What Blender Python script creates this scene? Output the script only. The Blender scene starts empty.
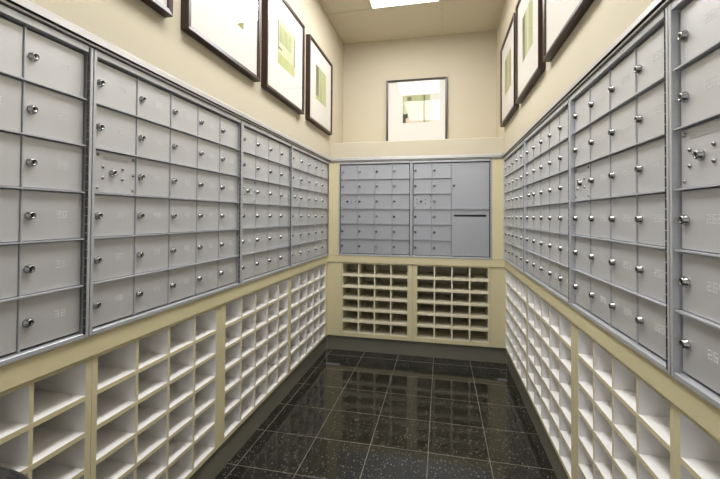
import bpy, bmesh, math, random
from mathutils import Vector, Matrix
random.seed(7)
C = bpy.context.scene.collection
PI = math.pi

# ------------------------------------------------------------------ measures (metres)
XL, XR = -1.005, 0.510          # mailbox faces on the left and right
YB, YW = 3.3145, 3.784          # mailbox face at the back, recessed wall above it
ZC = 3.02                       # ceiling
ZB, ZT = 0.869, 1.712           # mailbox banks
ZR = 0.805                      # underside of the cream rail
ZK = 0.135                      # top of the toe kick
YF = -1.2                       # open end of the alcove behind the camera
DEPTH = 0.33

# ------------------------------------------------------------------ materials
def new_mat(name):
    m = bpy.data.materials.new(name); m.use_nodes = True
    nt = m.node_tree; b = nt.nodes['Principled BSDF']
    return m, nt, b
def srgb(r, g, b):
    f = lambda c: ((c/255+0.055)/1.055)**2.4 if c/255 > 0.04045 else c/255/12.92
    return (f(r), f(g), f(b), 1)
def plain(name, col, rough=0.6, metal=0.0, noise=0.06, nscale=6, bump=0.0, bscale=200, spec=0.5, stretch=(1,1,1)):
    m, nt, b = new_mat(name)
    tc = nt.nodes.new('ShaderNodeTexCoord')
    mp = nt.nodes.new('ShaderNodeMapping'); mp.inputs['Scale'].default_value = stretch
    nt.links.new(tc.outputs['Object'], mp.inputs['Vector'])
    n = nt.nodes.new('ShaderNodeTexNoise'); n.inputs['Scale'].default_value = nscale; n.inputs['Detail'].default_value = 4
    nt.links.new(mp.outputs['Vector'], n.inputs['Vector'])
    r = nt.nodes.new('ShaderNodeValToRGB')
    r.color_ramp.elements[0].position = 0.3; r.color_ramp.elements[1].position = 0.7
    r.color_ramp.elements[0].color = tuple(c*(1-noise) for c in col[:3]) + (1,)
    r.color_ramp.elements[1].color = tuple(min(1, c*(1+noise)) for c in col[:3]) + (1,)
    nt.links.new(n.outputs['Fac'], r.inputs['Fac']); nt.links.new(r.outputs['Color'], b.inputs['Base Color'])
    b.inputs['Roughness'].default_value = rough; b.inputs['Metallic'].default_value = metal
    b.inputs['Specular IOR Level'].default_value = spec
    if bump:
        n2 = nt.nodes.new('ShaderNodeTexNoise'); n2.inputs['Scale'].default_value = bscale
        nt.links.new(mp.outputs['Vector'], n2.inputs['Vector'])
        bp = nt.nodes.new('ShaderNodeBump'); bp.inputs['Strength'].default_value = bump; bp.inputs['Distance'].default_value = 0.002
        nt.links.new(n2.outputs['Fac'], bp.inputs['Height']); nt.links.new(bp.outputs['Normal'], b.inputs['Normal'])
    return m

M = {}
M['wall'] = plain('beige wall paint', srgb(192, 183, 161), 0.85, bump=0.15, bscale=120, noise=0.02, nscale=2)
M['ceiling'] = plain('ceiling tile', srgb(202, 194, 172), 0.95, bump=0.5, bscale=400, noise=0.03, nscale=60)
M['grid'] = plain('ceiling grid', srgb(196, 188, 166), 0.7)
M['cream'] = plain('cream laminate', srgb(214, 203, 164), 0.45, noise=0.03, nscale=3)
M['white'] = plain('white melamine', srgb(238, 236, 233), 0.4, noise=0.02, nscale=5)
M['kick'] = plain('olive grey toe kick vinyl', srgb(116, 113, 100), 0.5, noise=0.05)
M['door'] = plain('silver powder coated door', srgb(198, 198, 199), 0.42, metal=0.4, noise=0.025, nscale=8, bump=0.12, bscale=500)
M['frame'] = plain('silver anodised frame', srgb(190, 192, 196), 0.35, metal=0.35, noise=0.04, nscale=5, stretch=(1,1,12))
M['cap'] = plain('pale satin metal cap', srgb(176, 174, 170), 0.45, metal=0.3, noise=0.04, nscale=9)
M['recess'] = plain('shadow channel metal', srgb(80, 78, 74), 0.5, metal=0.4)  # dark tone paints the shade under the cap and in its groove
M['ivory'] = plain('ivory shelf edge', srgb(232, 224, 194), 0.45, noise=0.02)  # paler than the cream, lit shelf tops put into the edge colour
M['tan'] = plain('tan cubby lining', srgb(214, 207, 184), 0.6, noise=0.05)  # white lining darkened, the dim light of the back cubbies painted in
M['door_blue'] = plain('blue grey powder coated door', srgb(170, 172, 177), 0.42, metal=0.4, noise=0.025, nscale=8, bump=0.12, bscale=500)  # silver doors of the back wall, their duller, bluer light put into the colour
M['chrome'] = plain('lock chrome', srgb(150, 149, 147), 0.25, metal=1.0, noise=0.02)
M['black'] = plain('black keyway', srgb(14, 14, 14), 0.5)
M['number'] = plain('punched number dots', srgb(224, 224, 222), 0.5, metal=0.0)
M['hinge'] = plain('dark hinge pin', srgb(70, 70, 70), 0.35, metal=0.7, noise=0.35, nscale=60)
M['wood'] = plain('dark mahogany frame', srgb(46, 27, 20), 0.35, noise=0.35, nscale=14, stretch=(1, 1, 1), bump=0.08, bscale=90)
M['mat_board'] = plain('off white mat board', srgb(214, 209, 202), 0.8, noise=0.01)
M['emboss'] = plain('embossed plate', srgb(176, 177, 179), 0.4, metal=0.4)

def glass_mat():
    m, nt, b = new_mat('picture glass')
    out = nt.nodes['Material Output']
    tr = nt.nodes.new('ShaderNodeBsdfTransparent'); gl = nt.nodes.new('ShaderNodeBsdfGlossy')
    gl.inputs['Roughness'].default_value = 0.02
    fr = nt.nodes.new('ShaderNodeFresnel'); fr.inputs['IOR'].default_value = 1.5
    mx = nt.nodes.new('ShaderNodeMixShader')
    ge = nt.nodes.new('ShaderNodeNewGeometry'); mi = nt.nodes.new('ShaderNodeMath'); mi.operation = 'MULTIPLY_ADD'
    mi.inputs[1].default_value = 1/1.38-1.38; mi.inputs[2].default_value = 1.38
    nt.links.new(ge.outputs['Backfacing'], mi.inputs[0]); nt.links.new(mi.outputs[0], fr.inputs['IOR'])
    nt.links.new(fr.outputs['Fac'], mx.inputs['Fac']); nt.links.new(tr.outputs[0], mx.inputs[1]); nt.links.new(gl.outputs[0], mx.inputs[2])
    nt.links.new(mx.outputs[0], out.inputs['Surface'])
    return m
M['glass'] = glass_mat()

def floor_mat():
    m, nt, b = new_mat('polished black granite tile'); N = nt.nodes; L = nt.links
    tc = N.new('ShaderNodeTexCoord')
    mp = N.new('ShaderNodeMapping'); mp.inputs['Location'].default_value = (0.978+0.3048*10, -3.223+0.3048*20, 0)
    L.new(tc.outputs['Object'], mp.inputs['Vector'])
    br = N.new('ShaderNodeTexBrick'); br.offset = 0; br.squash = 1
    br.inputs['Scale'].default_value = 1; br.inputs['Brick Width'].default_value = 0.3048; br.inputs['Row Height'].default_value = 0.3048
    br.inputs['Mortar Size'].default_value = 0.0018; br.inputs['Mortar Smooth'].default_value = 0.0; br.inputs['Bias'].default_value = 0
    br.inputs['Color1'].default_value = srgb(30, 30, 26); br.inputs['Color2'].default_value = srgb(38, 37, 33); br.inputs['Mortar'].default_value = srgb(112, 108, 98)
    L.new(mp.outputs['Vector'], br.inputs['Vector'])
    n = N.new('ShaderNodeTexNoise'); n.inputs['Scale'].default_value = 14; n.inputs['Detail'].default_value = 6
    L.new(tc.outputs['Object'], n.inputs['Vector'])
    r = N.new('ShaderNodeValToRGB'); r.color_ramp.elements[0].position = .35; r.color_ramp.elements[1].position = .75
    r.color_ramp.elements[0].color = (.75, .75, .75, 1); r.color_ramp.elements[1].color = (1.5, 1.5, 1.45, 1)
    L.new(n.outputs['Fac'], r.inputs['Fac'])
    mul = N.new('ShaderNodeMixRGB'); mul.blend_type = 'MULTIPLY'; mul.inputs['Fac'].default_value = 1
    L.new(br.outputs['Color'], mul.inputs['Color1']); L.new(r.outputs['Color'], mul.inputs['Color2'])
    v = N.new('ShaderNodeTexVoronoi'); v.inputs['Scale'].default_value = 130; v.feature = 'F1'
    L.new(tc.outputs['Object'], v.inputs['Vector'])
    lt = N.new('ShaderNodeMath'); lt.operation = 'LESS_THAN'; lt.inputs[1].default_value = 0.26
    L.new(v.outputs['Distance'], lt.inputs[0])
    sp = N.new('ShaderNodeSeparateColor'); L.new(v.outputs['Color'], sp.inputs[0])
    rs = N.new('ShaderNodeMath'); rs.operation = 'POWER'; rs.inputs[1].default_value = 2.5; L.new(sp.outputs[1], rs.inputs[0])
    rt = N.new('ShaderNodeMath'); rt.operation = 'MULTIPLY'; rt.inputs[1].default_value = 0.5; L.new(rs.outputs[0], rt.inputs[0]); L.new(rt.outputs[0], lt.inputs[1])
    g2 = N.new('ShaderNodeMath'); g2.operation = 'GREATER_THAN'; g2.inputs[1].default_value = 0.3
    L.new(sp.outputs[0], g2.inputs[0])
    an = N.new('ShaderNodeMath'); an.operation = 'MULTIPLY'; L.new(lt.outputs[0], an.inputs[0]); L.new(g2.outputs[0], an.inputs[1])
    mx = N.new('ShaderNodeMixRGB'); L.new(an.outputs[0], mx.inputs['Fac']); L.new(mul.outputs['Color'], mx.inputs['Color1'])
    mx.inputs['Color2'].default_value = srgb(120, 114, 98)
    L.new(mx.outputs['Color'], b.inputs['Base Color'])
    ro = N.new('ShaderNodeMath'); ro.operation = 'MULTIPLY_ADD'; ro.inputs[1].default_value = 0.5; ro.inputs[2].default_value = 0.09
    L.new(br.outputs['Fac'], ro.inputs[0]); L.new(ro.outputs[0], b.inputs['Roughness'])
    b.inputs['Specular IOR Level'].default_value = 0.6
    bp = N.new('ShaderNodeBump'); bp.inputs['Strength'].default_value = 0.25; bp.inputs['Distance'].default_value = 0.001; bp.invert = True
    L.new(br.outputs['Fac'], bp.inputs['Height']); L.new(bp.outputs['Normal'], b.inputs['Normal'])
    return m
M['floor'] = floor_mat()

def diffuser_mat():
    m, nt, b = new_mat('lit acrylic diffuser')
    b.inputs['Base Color'].default_value = (.9, .9, .9, 1)
    b.inputs['Emission Color'].default_value = (0.985, 0.985, 1.0, 1); b.inputs['Emission Strength'].default_value = 17.0
    return m
M['diffuser'] = diffuser_mat()

def bag_mat():
    m = plain('crumpled black film', srgb(26, 26, 30), 0.2, noise=0.4, nscale=14, bump=1.0, bscale=26, spec=0.7)
    return m
M['bag'] = bag_mat()

def art_mat(name, base, streak, angle):
    m, nt, b = new_mat(name); N = nt.nodes; L = nt.links
    tc = N.new('ShaderNodeTexCoord'); mp = N.new('ShaderNodeMapping')
    mp.inputs['Scale'].default_value = (14, 14, 3.0); mp.inputs['Rotation'].default_value = (0, angle, 0)
    L.new(tc.outputs['Object'], mp.inputs['Vector'])
    n = N.new('ShaderNodeTexNoise'); n.inputs['Scale'].default_value = 1.3; n.inputs['Detail'].default_value = 5
    L.new(mp.outputs['Vector'], n.inputs['Vector'])
    r = N.new('ShaderNodeValToRGB'); r.color_ramp.elements[0].position = .35; r.color_ramp.elements[1].position = .65
    r.color_ramp.elements[0].color = base; r.color_ramp.elements[1].color = streak
    L.new(n.outputs['Fac'], r.inputs['Fac']); L.new(r.outputs['Color'], b.inputs['Base Color'])
    b.inputs['Roughness'].default_value = 0.8
    return m
GREEN = art_mat('soft green wash', srgb(156, 160, 116), srgb(178, 180, 138), 0)
LIME = art_mat('lime wash', srgb(166, 170, 112), srgb(182, 184, 130), 0.4)
PALE = art_mat('pale wash', srgb(192, 196, 162), srgb(178, 184, 140), 0.1)
GREY = art_mat('grey wash', srgb(96, 92, 76), srgb(128, 124, 104), 0.2)
OLIVE = art_mat('olive wash', srgb(132, 128, 74), srgb(158, 152, 96), 0.3)
DARK = art_mat('charcoal wash', srgb(50, 50, 50), srgb(110, 104, 92), 0.5)
BLUSH = art_mat('blush wash', srgb(206, 172, 150), srgb(222, 200, 178), 0.5)

# ------------------------------------------------------------------ mesh helpers
def box(bm, x0, x1, y0, y1, z0, z1, bevel=0.0, mi=0, rot=None):
    vs = [bm.verts.new((x, y, z)) for x in (x0, x1) for y in (y0, y1) for z in (z0, z1)]
    fs = [(0,1,3,2), (4,6,7,5), (0,4,5,1), (2,3,7,6), (0,2,6,4), (1,5,7,3)]
    F = [bm.faces.new([vs[i] for i in f]) for f in fs]
    for f in F: f.material_index = mi
    if bevel:
        es = list({e for f in F for e in f.edges})
        r = bmesh.ops.bevel(bm, geom=es, offset=bevel, segments=1, affect='EDGES', profile=0.5)
        for f in r['faces']: f.material_index = mi
    return vs
def lathe(bm, cx, cz, prof, n=14, mi=0, smooth=True):
    """revolve (radius, y) around the y axis through (cx, cz)"""
    rings = []
    for r, y in prof:
        if r < 1e-6: rings.append([bm.verts.new((cx, y, cz))])
        else: rings.append([bm.verts.new((cx+r*math.cos(2*PI*k/n), y, cz+r*math.sin(2*PI*k/n))) for k in range(n)])
    for a, b in zip(rings, rings[1:]):
        for k in range(n):
            k2 = (k+1) % n
            if len(a) == 1: f = bm.faces.new([a[0], b[k2], b[k]])
            elif len(b) == 1: f = bm.faces.new([a[k], a[k2], b[0]])
            else: f = bm.faces.new([a[k], a[k2], b[k2], b[k]])
            f.material_index = mi; f.smooth = smooth
def mesh_of(name, bm, mats):
    bmesh.ops.recalc_face_normals(bm, faces=bm.faces[:])
    me = bpy.data.meshes.new(name); bm.to_mesh(me); bm.free()
    for m in (mats if isinstance(mats, (list, tuple)) else [mats]): me.materials.append(m)
    return me
def link(name, me, parent=None, loc=(0, 0, 0), rotz=0):
    o = bpy.data.objects.new(name, me); C.objects.link(o)
    o.parent = parent; o.location = loc; o.rotation_euler = (0, 0, rotz)
    return o
def obj(name, bm, mats, parent=None, loc=(0, 0, 0), rotz=0):
    return link(name, mesh_of(name, bm, mats), parent, loc, rotz)
def struct(name, bm, mats):
    o = obj(name, bm, mats); o['kind'] = 'structure'; return o
def thing(name, label, cat, loc, rotz=0, group=None):
    o = bpy.data.objects.new(name, None); C.objects.link(o)
    o.empty_display_size = 0.05
    o.location = loc; o.rotation_euler = (0, 0, rotz); o['label'] = label; o['category'] = cat
    if group: o['group'] = group
    return o

# ------------------------------------------------------------------ room shell
bm = bmesh.new(); box(bm, -1.45, 0.95, YF, YW+0.12, -0.05, 0.0); struct('floor', bm, M['floor'])
bm = bmesh.new(); box(bm, -1.45, 0.95, YF, YW+0.12, ZC, ZC+0.08); struct('ceiling', bm, M['ceiling'])

ZCAP = 1.752
def side_wall(name, x, s):
    # upper wall flush with the mailbox faces, thin wall behind the recess below, solid wall nearer than the banks
    bm = bmesh.new()
    xo = x + s*0.44; xi = x + s*0.37
    box(bm, min(x, xo), max(x, xo), YF, YW+0.12, ZCAP, ZC)
    box(bm, min(xi, xo), max(xi, xo), 0.20, YW+0.12, 0, ZCAP)
    box(bm, min(x, xo), max(x, xo), YF, 0.20, 0, ZCAP)
    struct(name, bm, M['wall'])
side_wall('wall_left', XL, -1); side_wall('wall_right', XR, 1)

# back wall: recessed face above a deep ledge over the mailbox bank
bm = bmesh.new()
ZL = 1.893
prof = [(YB, ZCAP), (YB, ZL-0.004), (YB+0.004, ZL), (YW, ZL), (YW, ZC), (YW+0.12, ZC), (YW+0.12, 0), (YB+0.38, 0), (YB+0.38, ZCAP)]
rows = [[bm.verts.new((x, y, z)) for y, z in prof] for x in (XL, XR)]
n = len(prof)
for i in range(n): bm.faces.new([rows[0][i], rows[0][(i+1) % n], rows[1][(i+1) % n], rows[1][i]])
bm.faces.new(rows[0]); bm.faces.new(rows[1])
struct('wall_back', bm, M['wall'])

# ceiling grid bars, each a separate strip
tn = 0
def trim(bm, mat):
    global tn
    tn += 1
    return struct('trim_%d' % tn, bm, mat)
for x in (0.0,):
    bm = bmesh.new(); box(bm, x-0.011, x+0.011, YF, YW, ZC-0.004, ZC); trim(bm, M['grid'])
for y in (3.19, 1.93, 1.70, 0.40, -0.6):
    bm = bmesh.new(); box(bm, XL, XR, y-0.011, y+0.011, ZC-0.0045, ZC-0.0005); trim(bm, M['grid'])

# metal cap running round above the mailbox banks
def cap_bar(p0, p1, nrm):
    # p0, p1: ends on the face plane (2d); nrm: outward direction into the room
    bm = bmesh.new()
    pr = [(0.0, ZCAP+0.004), (0.014, ZCAP-0.008), (0.016, ZCAP-0.026), (0.006, ZCAP-0.026), (0.006, ZCAP-0.031), (0.011, ZCAP-0.031), (0.011, ZCAP-0.036), (0.0, ZCAP-0.036), (-0.02, ZCAP-0.036), (-0.02, ZCAP)]
    R = [[bm.verts.new((p[0]+nrm[0]*d, p[1]+nrm[1]*d, z)) for d, z in pr] for p in (p0, p1)]
    k = len(pr)
    for i in range(k):
        f = bm.faces.new([R[0][i], R[0][(i+1) % k], R[1][(i+1) % k], R[1][i]])
        if i in (2, 3, 4): f.material_index = 1
    bm.faces.new(R[0]); bm.faces.new(R[1])
    return trim(bm, [M['cap'], M['recess']])
cap_bar((XL, 0.2), (XL, YB), (1, 0))
cap_bar((XR, 0.2), (XR, YB), (-1, 0))
cap_bar((XL+0.018, YB), (XR-0.018, YB), (0, -1))

# cream rail under the mailbox banks
def bar(x0, x1, y0, y1, z0, z1, mat=None, bev=0.0015):
    bm = bmesh.new(); box(bm, x0, x1, y0, y1, z0, z1, bev); return trim(bm, mat or M['cream'])
bar(XL-0.34, XL-0.003, 0.22, YB-0.004, ZR, ZB-0.001)
bar(XR+0.003, XR+0.34, 0.22, YB-0.004, ZR, ZB-0.001)
bar(XL-0.03, XR+0.03, YB+0.001, YB+0.34, ZR, ZB-0.001)
# cream fillers at the two back corners: beside the mailboxes and beside the cubbies
bar(XL-0.02, -0.918, YB, YB+0.03, ZB, ZCAP-0.037)
bar(0.413, XR+0.02, YB, YB+0.03, ZB, ZCAP-0.037)
bar(XL-0.02, -0.888, YB+0.010, YB+0.03, ZK, ZR)
bar(0.402, XR+0.02, YB+0.010, YB+0.03, ZK, ZR)
bar(XL-0.05, XL-0.004, 3.288, YB, ZB, ZCAP-0.037)

# toe kicks
def kick(name, x0, x1, y0, y1):
    bm = bmesh.new(); box(bm, x0, x1, y0, y1, 0, ZK-0.006, 0.001); struct(name, bm, M['kick'])
kick('baseboard_left', XL-0.06, XL-0.022, 0.22, YB+0.03)
kick('baseboard_right', XR+0.024, XR+0.06, 0.22, YB+0.03)
kick('baseboard_back', XL-0.022, XR+0.024, YB+0.035, YB+0.07)

# ------------------------------------------------------------------ mailbox units
FONT = {'0':'757','1':'262','2':'', }
DIG = {'0':["111","101","101","101","111"],'1':["010","110","010","010","111"],'2':["111","001","111","100","111"],
 '3':["111","001","111","001","111"],'4':["101","101","111","001","001"],'5':["111","100","111","001","111"],
 '6':["111","100","111","101","111"],'7':["111","001","001","010","010"],'8':["111","101","111","101","111"],'9':["111","101","111","001","111"]}
def number_mesh(txt):
    bm = bmesh.new(); p = 0.0042; x = 0
    for ch in txt:
        for r, row in enumerate(DIG[ch]):
            for c, v in enumerate(row):
                if v == '1':
                    cx = x + c*p; cz = (2-r)*p; s = 0.0013
                    t = bm.verts.new((cx, -0.0012, cz))
                    q = [bm.verts.new((cx+a*s, 0, cz+b*s)) for a, b in ((-1,-1),(1,-1),(1,1),(-1,1))]
                    for k in range(4): bm.faces.new([q[k], q[(k+1) % 4], t])
        x += p*3.9
    return mesh_of('number', bm, M['number'])

def lock_mesh():
    bm = bmesh.new()
    lathe(bm, 0, 0, [(0.0118, 0.0), (0.0118, -0.003), (0.0100, -0.0045), (0.0092, -0.010), (0.0075, -0.012), (0.0058, -0.012), (0.0052, -0.0105), (0, -0.0105)], 16)
    box(bm, -0.0011, 0.0011, -0.0114, -0.0100, -0.0042, 0.0042, 0, 1)
    return mesh_of('lock', bm, [M['chrome'], M['black']])
LOCK = lock_mesh()
def screw_mesh():
    bm = bmesh.new()
    lathe(bm, 0, 0, [(0.0052, 0.0), (0.0046, -0.0022), (0.0028, -0.0038), (0, -0.0044)], 10)
    return mesh_of('screw_head', bm, M['chrome'])
SCREW = screw_mesh()
DOORS = {}
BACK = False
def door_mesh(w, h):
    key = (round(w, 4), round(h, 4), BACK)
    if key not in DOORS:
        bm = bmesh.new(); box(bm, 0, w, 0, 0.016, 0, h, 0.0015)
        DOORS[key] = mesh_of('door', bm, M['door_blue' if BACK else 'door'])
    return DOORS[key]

SF = 0.013      # side frame width
RZ0, RZ1 = 0.016, 0.822    # rows between these heights of the unit
def hinge_mesh(h):
    bm = bmesh.new(); k = 0; z = 0.01
    while z < h-0.012:
        r = 0.0034
        ring = []
        for zz in (z, z+0.0225):
            ring.append([bm.verts.new((r*math.cos(2*PI*i/8), r*math.sin(2*PI*i/8), zz)) for i in range(8)])
        for i in range(8): bm.faces.new([ring[0][i], ring[0][(i+1) % 8], ring[1][(i+1) % 8], ring[1][i]])
        bm.faces.new(ring[0]); bm.faces.new(ring[1])
        z += 0.0245
    return mesh_of('hinge', bm, M['hinge'])

def mailbox_unit(label, loc, rotz, W, cols, ncols_w=None, first=1, digits=0, master=True, big=False):
    H = ZT-ZB
    t = thing('mailbox_unit', label, 'mailboxes', loc, rotz, 'banks of silver mailboxes')
    wcols = (W-2*SF) if not big else 0.163*cols
    cw = wcols/cols; rh = (RZ1-RZ0)/6
    # frame: outer ring, row shelves, column dividers, back pan
    bm = bmesh.new()
    fo = -0.005
    box(bm, 0, SF-0.003, fo, 0.05, 0, H, 0.001); box(bm, W-SF+0.003, W-0.001, fo, 0.05, 0, H, 0.001)
    box(bm, SF-0.003, W-SF+0.003, fo+0.001, 0.05, 0, RZ0-0.003, 0.001); box(bm, SF-0.003, W-SF+0.003, fo+0.001, 0.05, RZ1+0.003, H, 0.001)
    xe = SF+wcols
    for r in range(1, 6):
        box(bm, SF, xe, -0.002, 0.05, RZ0+r*rh-0.0018, RZ0+r*rh+0.0018)
    for c in range(1, cols + (1 if big else 0)):
        box(bm, SF+c*cw-0.0018, SF+c*cw+0.0018, 0.0065, 0.05, RZ0, RZ1)
    if big:
        box(bm, xe, W-SF, -0.002, 0.05, RZ0+3*rh-0.0018, RZ0+3*rh+0.0018)
    obj('frame', bm, M['frame'], t)
    bm = bmesh.new()
    for x0, x1, y0, y1, z0, z1 in ((0.001, W-0.001, 0.30, 0.305, 0.001, H-0.001), (0.001, 0.004, 0.05, 0.30, 0.001, H-0.001), (W-0.004, W-0.001, 0.05, 0.30, 0.001, H-0.001), (0.004, W-0.004, 0.05, 0.30, 0.001, 0.004), (0.004, W-0.004, 0.05, 0.30, H-0.004, H-0.001)):
        box(bm, x0, x1, y0, y1, z0, z1)
    obj('housing', bm, M['frame'], t)
    link('hinge', hinge_mesh(H), t, (W-SF-0.0005, -0.0025, 0))
    num = first
    for c in range(cols):
        for r in range(5, -1, -1):
            x = SF+c*cw+0.003; z = RZ0+r*rh+0.0034; w = cw-0.006; h = rh-0.0068
            if master and c == 0 and r == 3:
                d = link('lock_panel', door_mesh(w, h), t, (x, 0.010, z))
                link('lock', LOCK, d, (w*0.42, 0, h*0.5))
                for fx, fz in ((.09,.90),(.93,.90),(.09,.10),(.93,.10),(.2,.62),(.2,.35),(.66,.62),(.66,.36),(.93,.5)):
                    link('screw_head', SCREW, d, (w*fx, 0, h*fz))
                bm = bmesh.new(); box(bm, 0, w*0.6, -0.0008, 0.0, 0, 0.009, 0.0003)
                obj('embossed_strip', bm, M['emboss'], d, (w*0.2, 0, h*0.80))
                continue
            d = link('door', door_mesh(w, h), t, (x, 0.010, z))
            link('lock', LOCK, d, (0.017, 0, h*0.5))
            s = str(num); num += 1
            if digits: link('number', number_mesh(s), d, (w*0.60-0.004*len(s), 0, h*0.52))
    if big:
        x0 = xe+0.0035; w = W-SF-x0-0.003
        z0 = RZ0+3*rh+0.0034; h = RZ1-z0-0.0034
        d = link('parcel_door', door_mesh(w, h), t, (x0, 0.010, z0))
        link('lock', LOCK, d, (0.018, 0, h*0.5))
        bm = bmesh.new(); box(bm, 0, w*0.46, -0.0007, 0, 0, 0.006, 0.0003)
        obj('embossed_strip', bm, M['emboss'], d, (w*0.30, 0, h*0.78))
        z1 = RZ0+0.0034; h = 3*rh-0.0068
        d = link('mail_drop_panel', door_mesh(w, h), t, (x0, 0.010, z1))
        bm = bmesh.new(); box(bm, 0, w*0.86, -0.0012, 0.004, 0, 0.018, 0.0005)
        o = obj('mail_slot', bm, M['black'], d, (w*0.06, 0, h-0.060)); o['label'] = 'black mail slot'
    return t

Q = PI/2
# facing the left wall: leftmost is nearest
LU = [(0.226, 0.909, 4, 10, 'silver mailbox bank nearest the camera on the left wall, cut by the photo edge'),
      (0.911, 1.756, 5, 34, 'five-column silver mailbox bank on the left wall, second bank from the camera'),
      (1.758, 2.417, 4, 63, 'four-column silver mailbox bank on the left wall, between two five-column banks'),
      (2.419, 3.286, 5, 86, 'farthest silver mailbox bank on the left wall, ending at the cream corner strip')]
for y0, y1, c, n0, lab in LU:
    mailbox_unit(lab, (XL, y0, ZB), Q, y1-y0, c, first=n0, digits=1)
RU = [(2.517, 3.310, 5, 180, 'farthest silver mailbox bank on the right wall, meeting the back corner'),
      (1.664, 2.515, 5, 209, 'five-column silver mailbox bank on the right wall, second from the back corner'),
      (0.984, 1.662, 4, 238, 'four-column silver mailbox bank on the right wall, just beyond the nearest bank'),
      (0.300, 0.982, 4, 261, 'silver mailbox bank nearest the camera on the right wall, cut by the photo edge')]
for y0, y1, c, n0, lab in RU:
    mailbox_unit(lab, (XR, y1, ZB), -Q, y1-y0, c, first=n0, digits=1)
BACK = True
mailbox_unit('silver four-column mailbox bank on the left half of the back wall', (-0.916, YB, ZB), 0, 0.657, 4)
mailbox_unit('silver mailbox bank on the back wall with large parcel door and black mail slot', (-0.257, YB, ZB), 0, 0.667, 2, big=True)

# ------------------------------------------------------------------ cream cubby units
def cubby_unit(label, loc, rotz, W, cols, sl, sr, top=0.013, bottom=0.020, mul=0.0055, th=0.007, edge='cream', lining='white'):
    """open cubbyholes; local x across, -y towards the room"""
    H = ZR-ZK
    t = thing('cubby_unit', label, 'cubbyholes', loc, rotz, 'cream cubbyhole units')
    D = 0.30
    def panel(name, x0, x1, z0, z1, y1=D, label=None):
        bm = bmesh.new(); box(bm, x0, x1, 0, y1, z0, z1)
        bm.normal_update()
        for f in bm.faces:
            f.material_index = 0 if f.calc_center_median().y < 1e-5 else 1
        return obj(name, bm, [M[edge if name == 'shelf' else 'cream'], M[lining]], t)
    panel('side_panel', 0.0005, sl, 0, H); panel('side_panel', W-sr, W-0.0005, 0, H)
    panel('top_panel', sl, W-sr, H-top, H-0.0005); panel('bottom_panel', sl, W-sr, 0, bottom)
    bm = bmesh.new(); box(bm, 0.0005, W-0.0005, D, D+0.008, 0, H-0.0005); obj('back_panel', bm, M[lining], t)
    rh = (H-top-bottom)/6; iw = (W-sl-sr); cw = iw/cols
    for r in range(1, 6):
        z = bottom+r*rh; panel('shelf', sl, W-sr, z-th, z+th)
    for c in range(1, cols):
        x = sl+c*cw
        # divider split by nothing: runs full height, set a hair back from the shelf fronts
        bm = bmesh.new(); box(bm, x-mul, x+mul, 0.0008, D-0.001, bottom, H-top)
        for f in bm.faces: f.material_index = 0 if f.calc_center_median().y < 0.002 else 1
        obj('divider', bm, [M[edge], M[lining]], t)
    return t
XLc, XRc, YBc = XL-0.012, XR+0.012, YB+0.012
LC = [(0.300, 0.936, 4, .02, .019, 'nearest cream cubbyhole unit on the left wall, behind the black bag'),
      (0.937, 1.610, 4, .019, .038, 'four-column cream cubbyhole unit on the left wall, second from the camera'),
      (1.611, 2.440, 5, .038, .030, 'five-column cream cubbyhole unit on the left wall, second from the back corner'),
      (2.441, 3.318, 5, .022, .06, 'farthest cream cubbyhole unit on the left wall, touching the back corner')]
for y0, y1, c, sl, sr, lab in LC: cubby_unit(lab, (XLc, y0, ZK), Q, y1-y0, c, sl, sr)
RC = [(2.517, 3.322, 5, .012, .022, 'farthest cream cubbyhole unit on the right wall, touching the back corner'),
      (1.666, 2.516, 5, .022, .040, 'five-column cream cubbyhole unit on the right wall, second from the back corner'),
      (1.001, 1.665, 4, .040, .018, 'four-column cream cubbyhole unit on the right wall, just beyond the nearest one'),
      (0.340, 1.000, 4, .020, .020, 'nearest cream cubbyhole unit on the right wall, at bottom right of the photo')]
for y0, y1, c, sl, sr, lab in RC: cubby_unit(lab, (XRc, y1, ZK), -Q, y1-y0, c, sl, sr)
cubby_unit('left cream cubbyhole unit under the back mailboxes', (-0.886, YBc, ZK), 0, 0.640, 4, .010, .044, bottom=.036, th=.0105, edge='ivory', lining='tan')  # thickened pale shelf fronts stand in for lit shelf tops
cubby_unit('right cream cubbyhole unit under the back mailboxes, below the black mail slot', (-0.245, YBc, ZK), 0, 0.645, 4, .040, .016, bottom=.036, th=.0105, edge='ivory', lining='tan')

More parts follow.
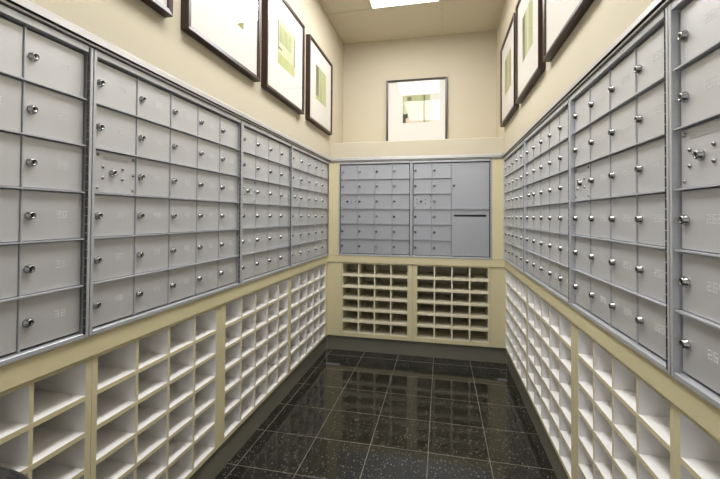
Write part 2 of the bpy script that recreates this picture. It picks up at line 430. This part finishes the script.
# ------------------------------------------------------------------ framed pictures
PW, PH = 0.600, 0.640
def picture(label, loc, rotz, shapes):
    """origin: bottom left of the frame's back on the wall; art shapes in mat coordinates"""
    t = thing('framed_picture', label, 'picture', loc, rotz, 'dark framed abstract prints')
    fw, fd = 0.020, 0.036
    bm = bmesh.new()
    out = [(0, 0), (PW, 0), (PW, PH), (0, PH)]
    inn = [(fw, fw), (PW-fw, fw), (PW-fw, PH-fw), (fw, PH-fw)]
    prof = [(0, 0.0), (0, -fd+0.002), (0.003, -fd), (1.0, -fd+0.003), (1.0, 0.0)]
    rings = []
    for a, y in prof:
        if a == 0.003: a = 0.12
        rings.append([bm.verts.new((o[0]+(i[0]-o[0])*a, y, o[1]+(i[1]-o[1])*a)) for o, i in zip(out, inn)])
    for a, b in zip(rings, rings[1:] + rings[:1]):
        for k in range(4): bm.faces.new([a[k], a[(k+1) % 4], b[(k+1) % 4], b[k]])
    obj('frame', bm, M['wood'], t)
    bm = bmesh.new(); box(bm, fw, PW-fw, -0.024, -0.018, fw, PH-fw); obj('mat_board', bm, M['mat_board'], t)
    bm = bmesh.new(); mats = []
    for k, (x0, x1, z0, z1, m) in enumerate(shapes):
        if m not in mats: mats.append(m)
        y = -0.0242-0.0002*k
        f = bm.faces.new([bm.verts.new(p) for p in ((x0, y, z0), (x1, y, z0), (x1, y, z1), (x0, y, z1))])
        f.material_index = mats.index(m)
    me = bpy.data.meshes.new('art_print'); bm.to_mesh(me); bm.free()
    for m in mats: me.materials.append(m)
    link('art_print', me, t)
    bm = bmesh.new()
    f = bm.faces.new([bm.verts.new(p) for p in ((fw, -0.030, fw), (PW-fw, -0.030, fw), (PW-fw, -0.030, PH-fw), (fw, -0.030, PH-fw))])
    me = bpy.data.meshes.new('glass'); bm.to_mesh(me); bm.free(); me.materials.append(M['glass'])
    link('glass', me, t)
    return t
PZ = 1.955
A0, A1, B0, B1 = 0.165, 0.435, 0.205, 0.480      # art window in the mat
strips = [(A0, A1, B0, B1, LIME), (A0, A0+0.075, B0+0.03, B1, GREY), (A0+0.105, A1-0.05, B0, B1, GREEN)]
blocks = [(A0, A1, B0, B1, PALE), (A0, A0+0.012, B0+.08, B1, GREY), (A1-0.014, A1, B0+.05, B1-.02, DARK), (A0, A1, B0, B0+0.07, LIME), (A0+0.02, A1-.06, B0+.14, B1-0.03, GREEN), (A0, A0+.06, B0+.095, B0+.103, DARK)]
corner = [(A0, A1, B0, B1, OLIVE), (A0, A1-0.03, B0+0.02, B1, PALE), (A0+.05, A1-.08, B0+.08, B1-.05, LIME)]
for y0, sh, lab in ((0.600, corner, 'dark framed print at top left of the photo, only its lower right corner showing'),
                    (1.285, corner, 'dark framed print on the left wall, second from the camera, cut by the photo top'),
                    (1.960, blocks, 'dark framed print on the left wall, pale green square with thin dark side bars'),
                    (2.672, strips, 'dark framed print on the left wall nearest the back corner, lime and grey strips')):
    picture(lab, (XL, y0, PZ), Q, sh)
rs = [(A0, A1, B0, B1, GREEN), (A0, A0+0.07, B0, B1, GREY), (A0+.12, A0+.17, B0, B1, PALE)]
r1 = [(A0, A1, B0, B1, OLIVE), (A0+.10, A0+.2, B0+.02, B1, GREEN)]
for y1, sh, lab in ((3.290, r1, 'dark framed print on the right wall nearest the back corner, with an olive strip'),
                    (2.630, rs, 'middle dark framed print on the right wall, with green and grey vertical strips'),
                    (1.945, corner, 'dark framed print on the right wall nearest the camera, cut by the photo top')):
    picture(lab, (XR, y1, PZ+0.015), -Q, sh)
bk = [(A0, A1, B0, B1, GREEN), (A0+.012, A1-.075, B0+.03, B1-.06, PALE), (A0+.045, A0+.085, B1-.055, B1-.015, GREY), (A0, A0+.05, B0, B0+.09, DARK),
      (A0+.03, A1-.06, B0, B0+.045, BLUSH), (A1-.064, A1-.052, B0, B1, DARK), (A1-.05, A1, B0, B1-.06, PALE)]
picture('dark framed print alone on the back wall, its lower edge hidden by the ledge', (-0.547, YW, PZ-0.003), 0, bk)

# ------------------------------------------------------------------ ceiling lights
def troffer(label, y0, y1):
    x0, x1 = -0.598, -0.012
    t = thing('ceiling_light', label, 'ceiling light', ((x0+x1)/2, (y0+y1)/2, ZC-0.004), 0)
    hw, hl = (x1-x0)/2, (y1-y0)/2
    bm = bmesh.new(); e = 0.018
    for b in ((-hw, hw, -hl, -hl+e), (-hw, hw, hl-e, hl), (-hw, -hw+e, -hl+e, hl-e), (hw-e, hw, -hl+e, hl-e)):
        box(bm, *b, -0.008, 0.003)
    obj('light_frame', bm, M['grid'], t)
    bm = bmesh.new(); box(bm, -hw+e, hw-e, -hl+e, hl-e, -0.004, 0.002)
    obj('diffuser', bm, M['diffuser'], t)
troffer('lit rectangular ceiling light panel at the top of the photo', 1.945, 3.17)
troffer('lit ceiling light panel above the camera, seen only mirrored in the back picture glass', 0.42, 1.68)

# ------------------------------------------------------------------ black crumpled bag at the lower left
def bag():
    bm = bmesh.new(); rnd = random.Random(3)
    n = 40; prof = []
    Hh = 0.775
    for i in range(30):
        u = i/29
        r = 0.125*(1-0.12*math.cos(u*5)) * (1 if u < .86 else math.sqrt(max(0, 1-((u-.86)/.14)**2))*0.97+0.0)
        if u < 0.05: r *= 0.75+5*u
        prof.append((r, Hh*u))
    rings = []
    for j, (r, z) in enumerate(prof):
        ring = []
        for k in range(n):
            a = 2*PI*k/n
            w = 1+0.055*math.sin(5*a+z*21)+0.05*math.sin(9*a-z*60)+0.03*math.sin(13*a+z*66)+0.05*abs(math.sin(3.5*a+z*31+math.sin(z*47)*1.5))+rnd.uniform(-.03, .03)
            zz = z + (0.012*math.sin(4*a+1)+0.010*math.sin(11*a)+0.012*abs(math.sin(3*a+z*90))) * (z/Hh)
            ring.append(bm.verts.new((r*w*math.cos(a), r*w*math.sin(a), max(0.0, zz))))
        rings.append(ring)
    for a, b in zip(rings, rings[1:]):
        for k in range(n): bm.faces.new([a[k], a[(k+1) % n], b[(k+1) % n], b[k]])
    bm.faces.new(rings[0][::-1])
    bmesh.ops.remove_doubles(bm, verts=bm.verts[:], dist=0.0006)
    for f in bm.faces: f.smooth = True
    o = obj('black_bag', bm, M['bag'], None, (-0.832, 0.472, 0.0))
    o['label'] = 'crumpled glossy black bag in the bottom left corner, before the cubbyholes'; o['category'] = 'bag'
    s = o.modifiers.new('s', 'SUBSURF'); s.levels = 1; s.render_levels = 1
bag()

# ------------------------------------------------------------------ world and camera
w = bpy.data.worlds.new('World'); bpy.context.scene.world = w; w.use_nodes = True
bg = w.node_tree.nodes['Background']; bg.inputs[0].default_value = (0.97, 0.98, 1.0, 1); bg.inputs[1].default_value = 0.95

f, th, pitch, roll = 376.5, 0.2131, -0.0162, 0.0065
s, c = math.sin(th), math.cos(th)
X1 = Vector((c, s, 0)); Z1 = Vector((-s, c, 0)); Y1 = Vector((0, 0, -1))     # right, forward, down before pitch and roll
Zf = Z1*math.cos(pitch) + Y1*math.sin(pitch); Yd = Y1*math.cos(pitch) - Z1*math.sin(pitch)
R = X1*math.cos(roll) - Yd*math.sin(roll); Dn = X1*math.sin(roll) + Yd*math.cos(roll)
cam = bpy.data.cameras.new('camera'); co = bpy.data.objects.new('camera', cam); C.objects.link(co)
m = Matrix((R, -Dn, -Zf)).transposed().to_4x4(); m.translation = Vector((0, 0, 1.225))
co.matrix_world = m
cam.sensor_width = 36; cam.lens = f/720*36; cam.shift_y = -29.64/720; cam.clip_start = 0.02
bpy.context.scene.camera = co
sc = bpy.context.scene
sc.view_settings.view_transform = 'Standard'; sc.view_settings.look = 'None'; sc.view_settings.exposure = 0.0
sc.cycles.max_bounces = 10; sc.cycles.diffuse_bounces = 6
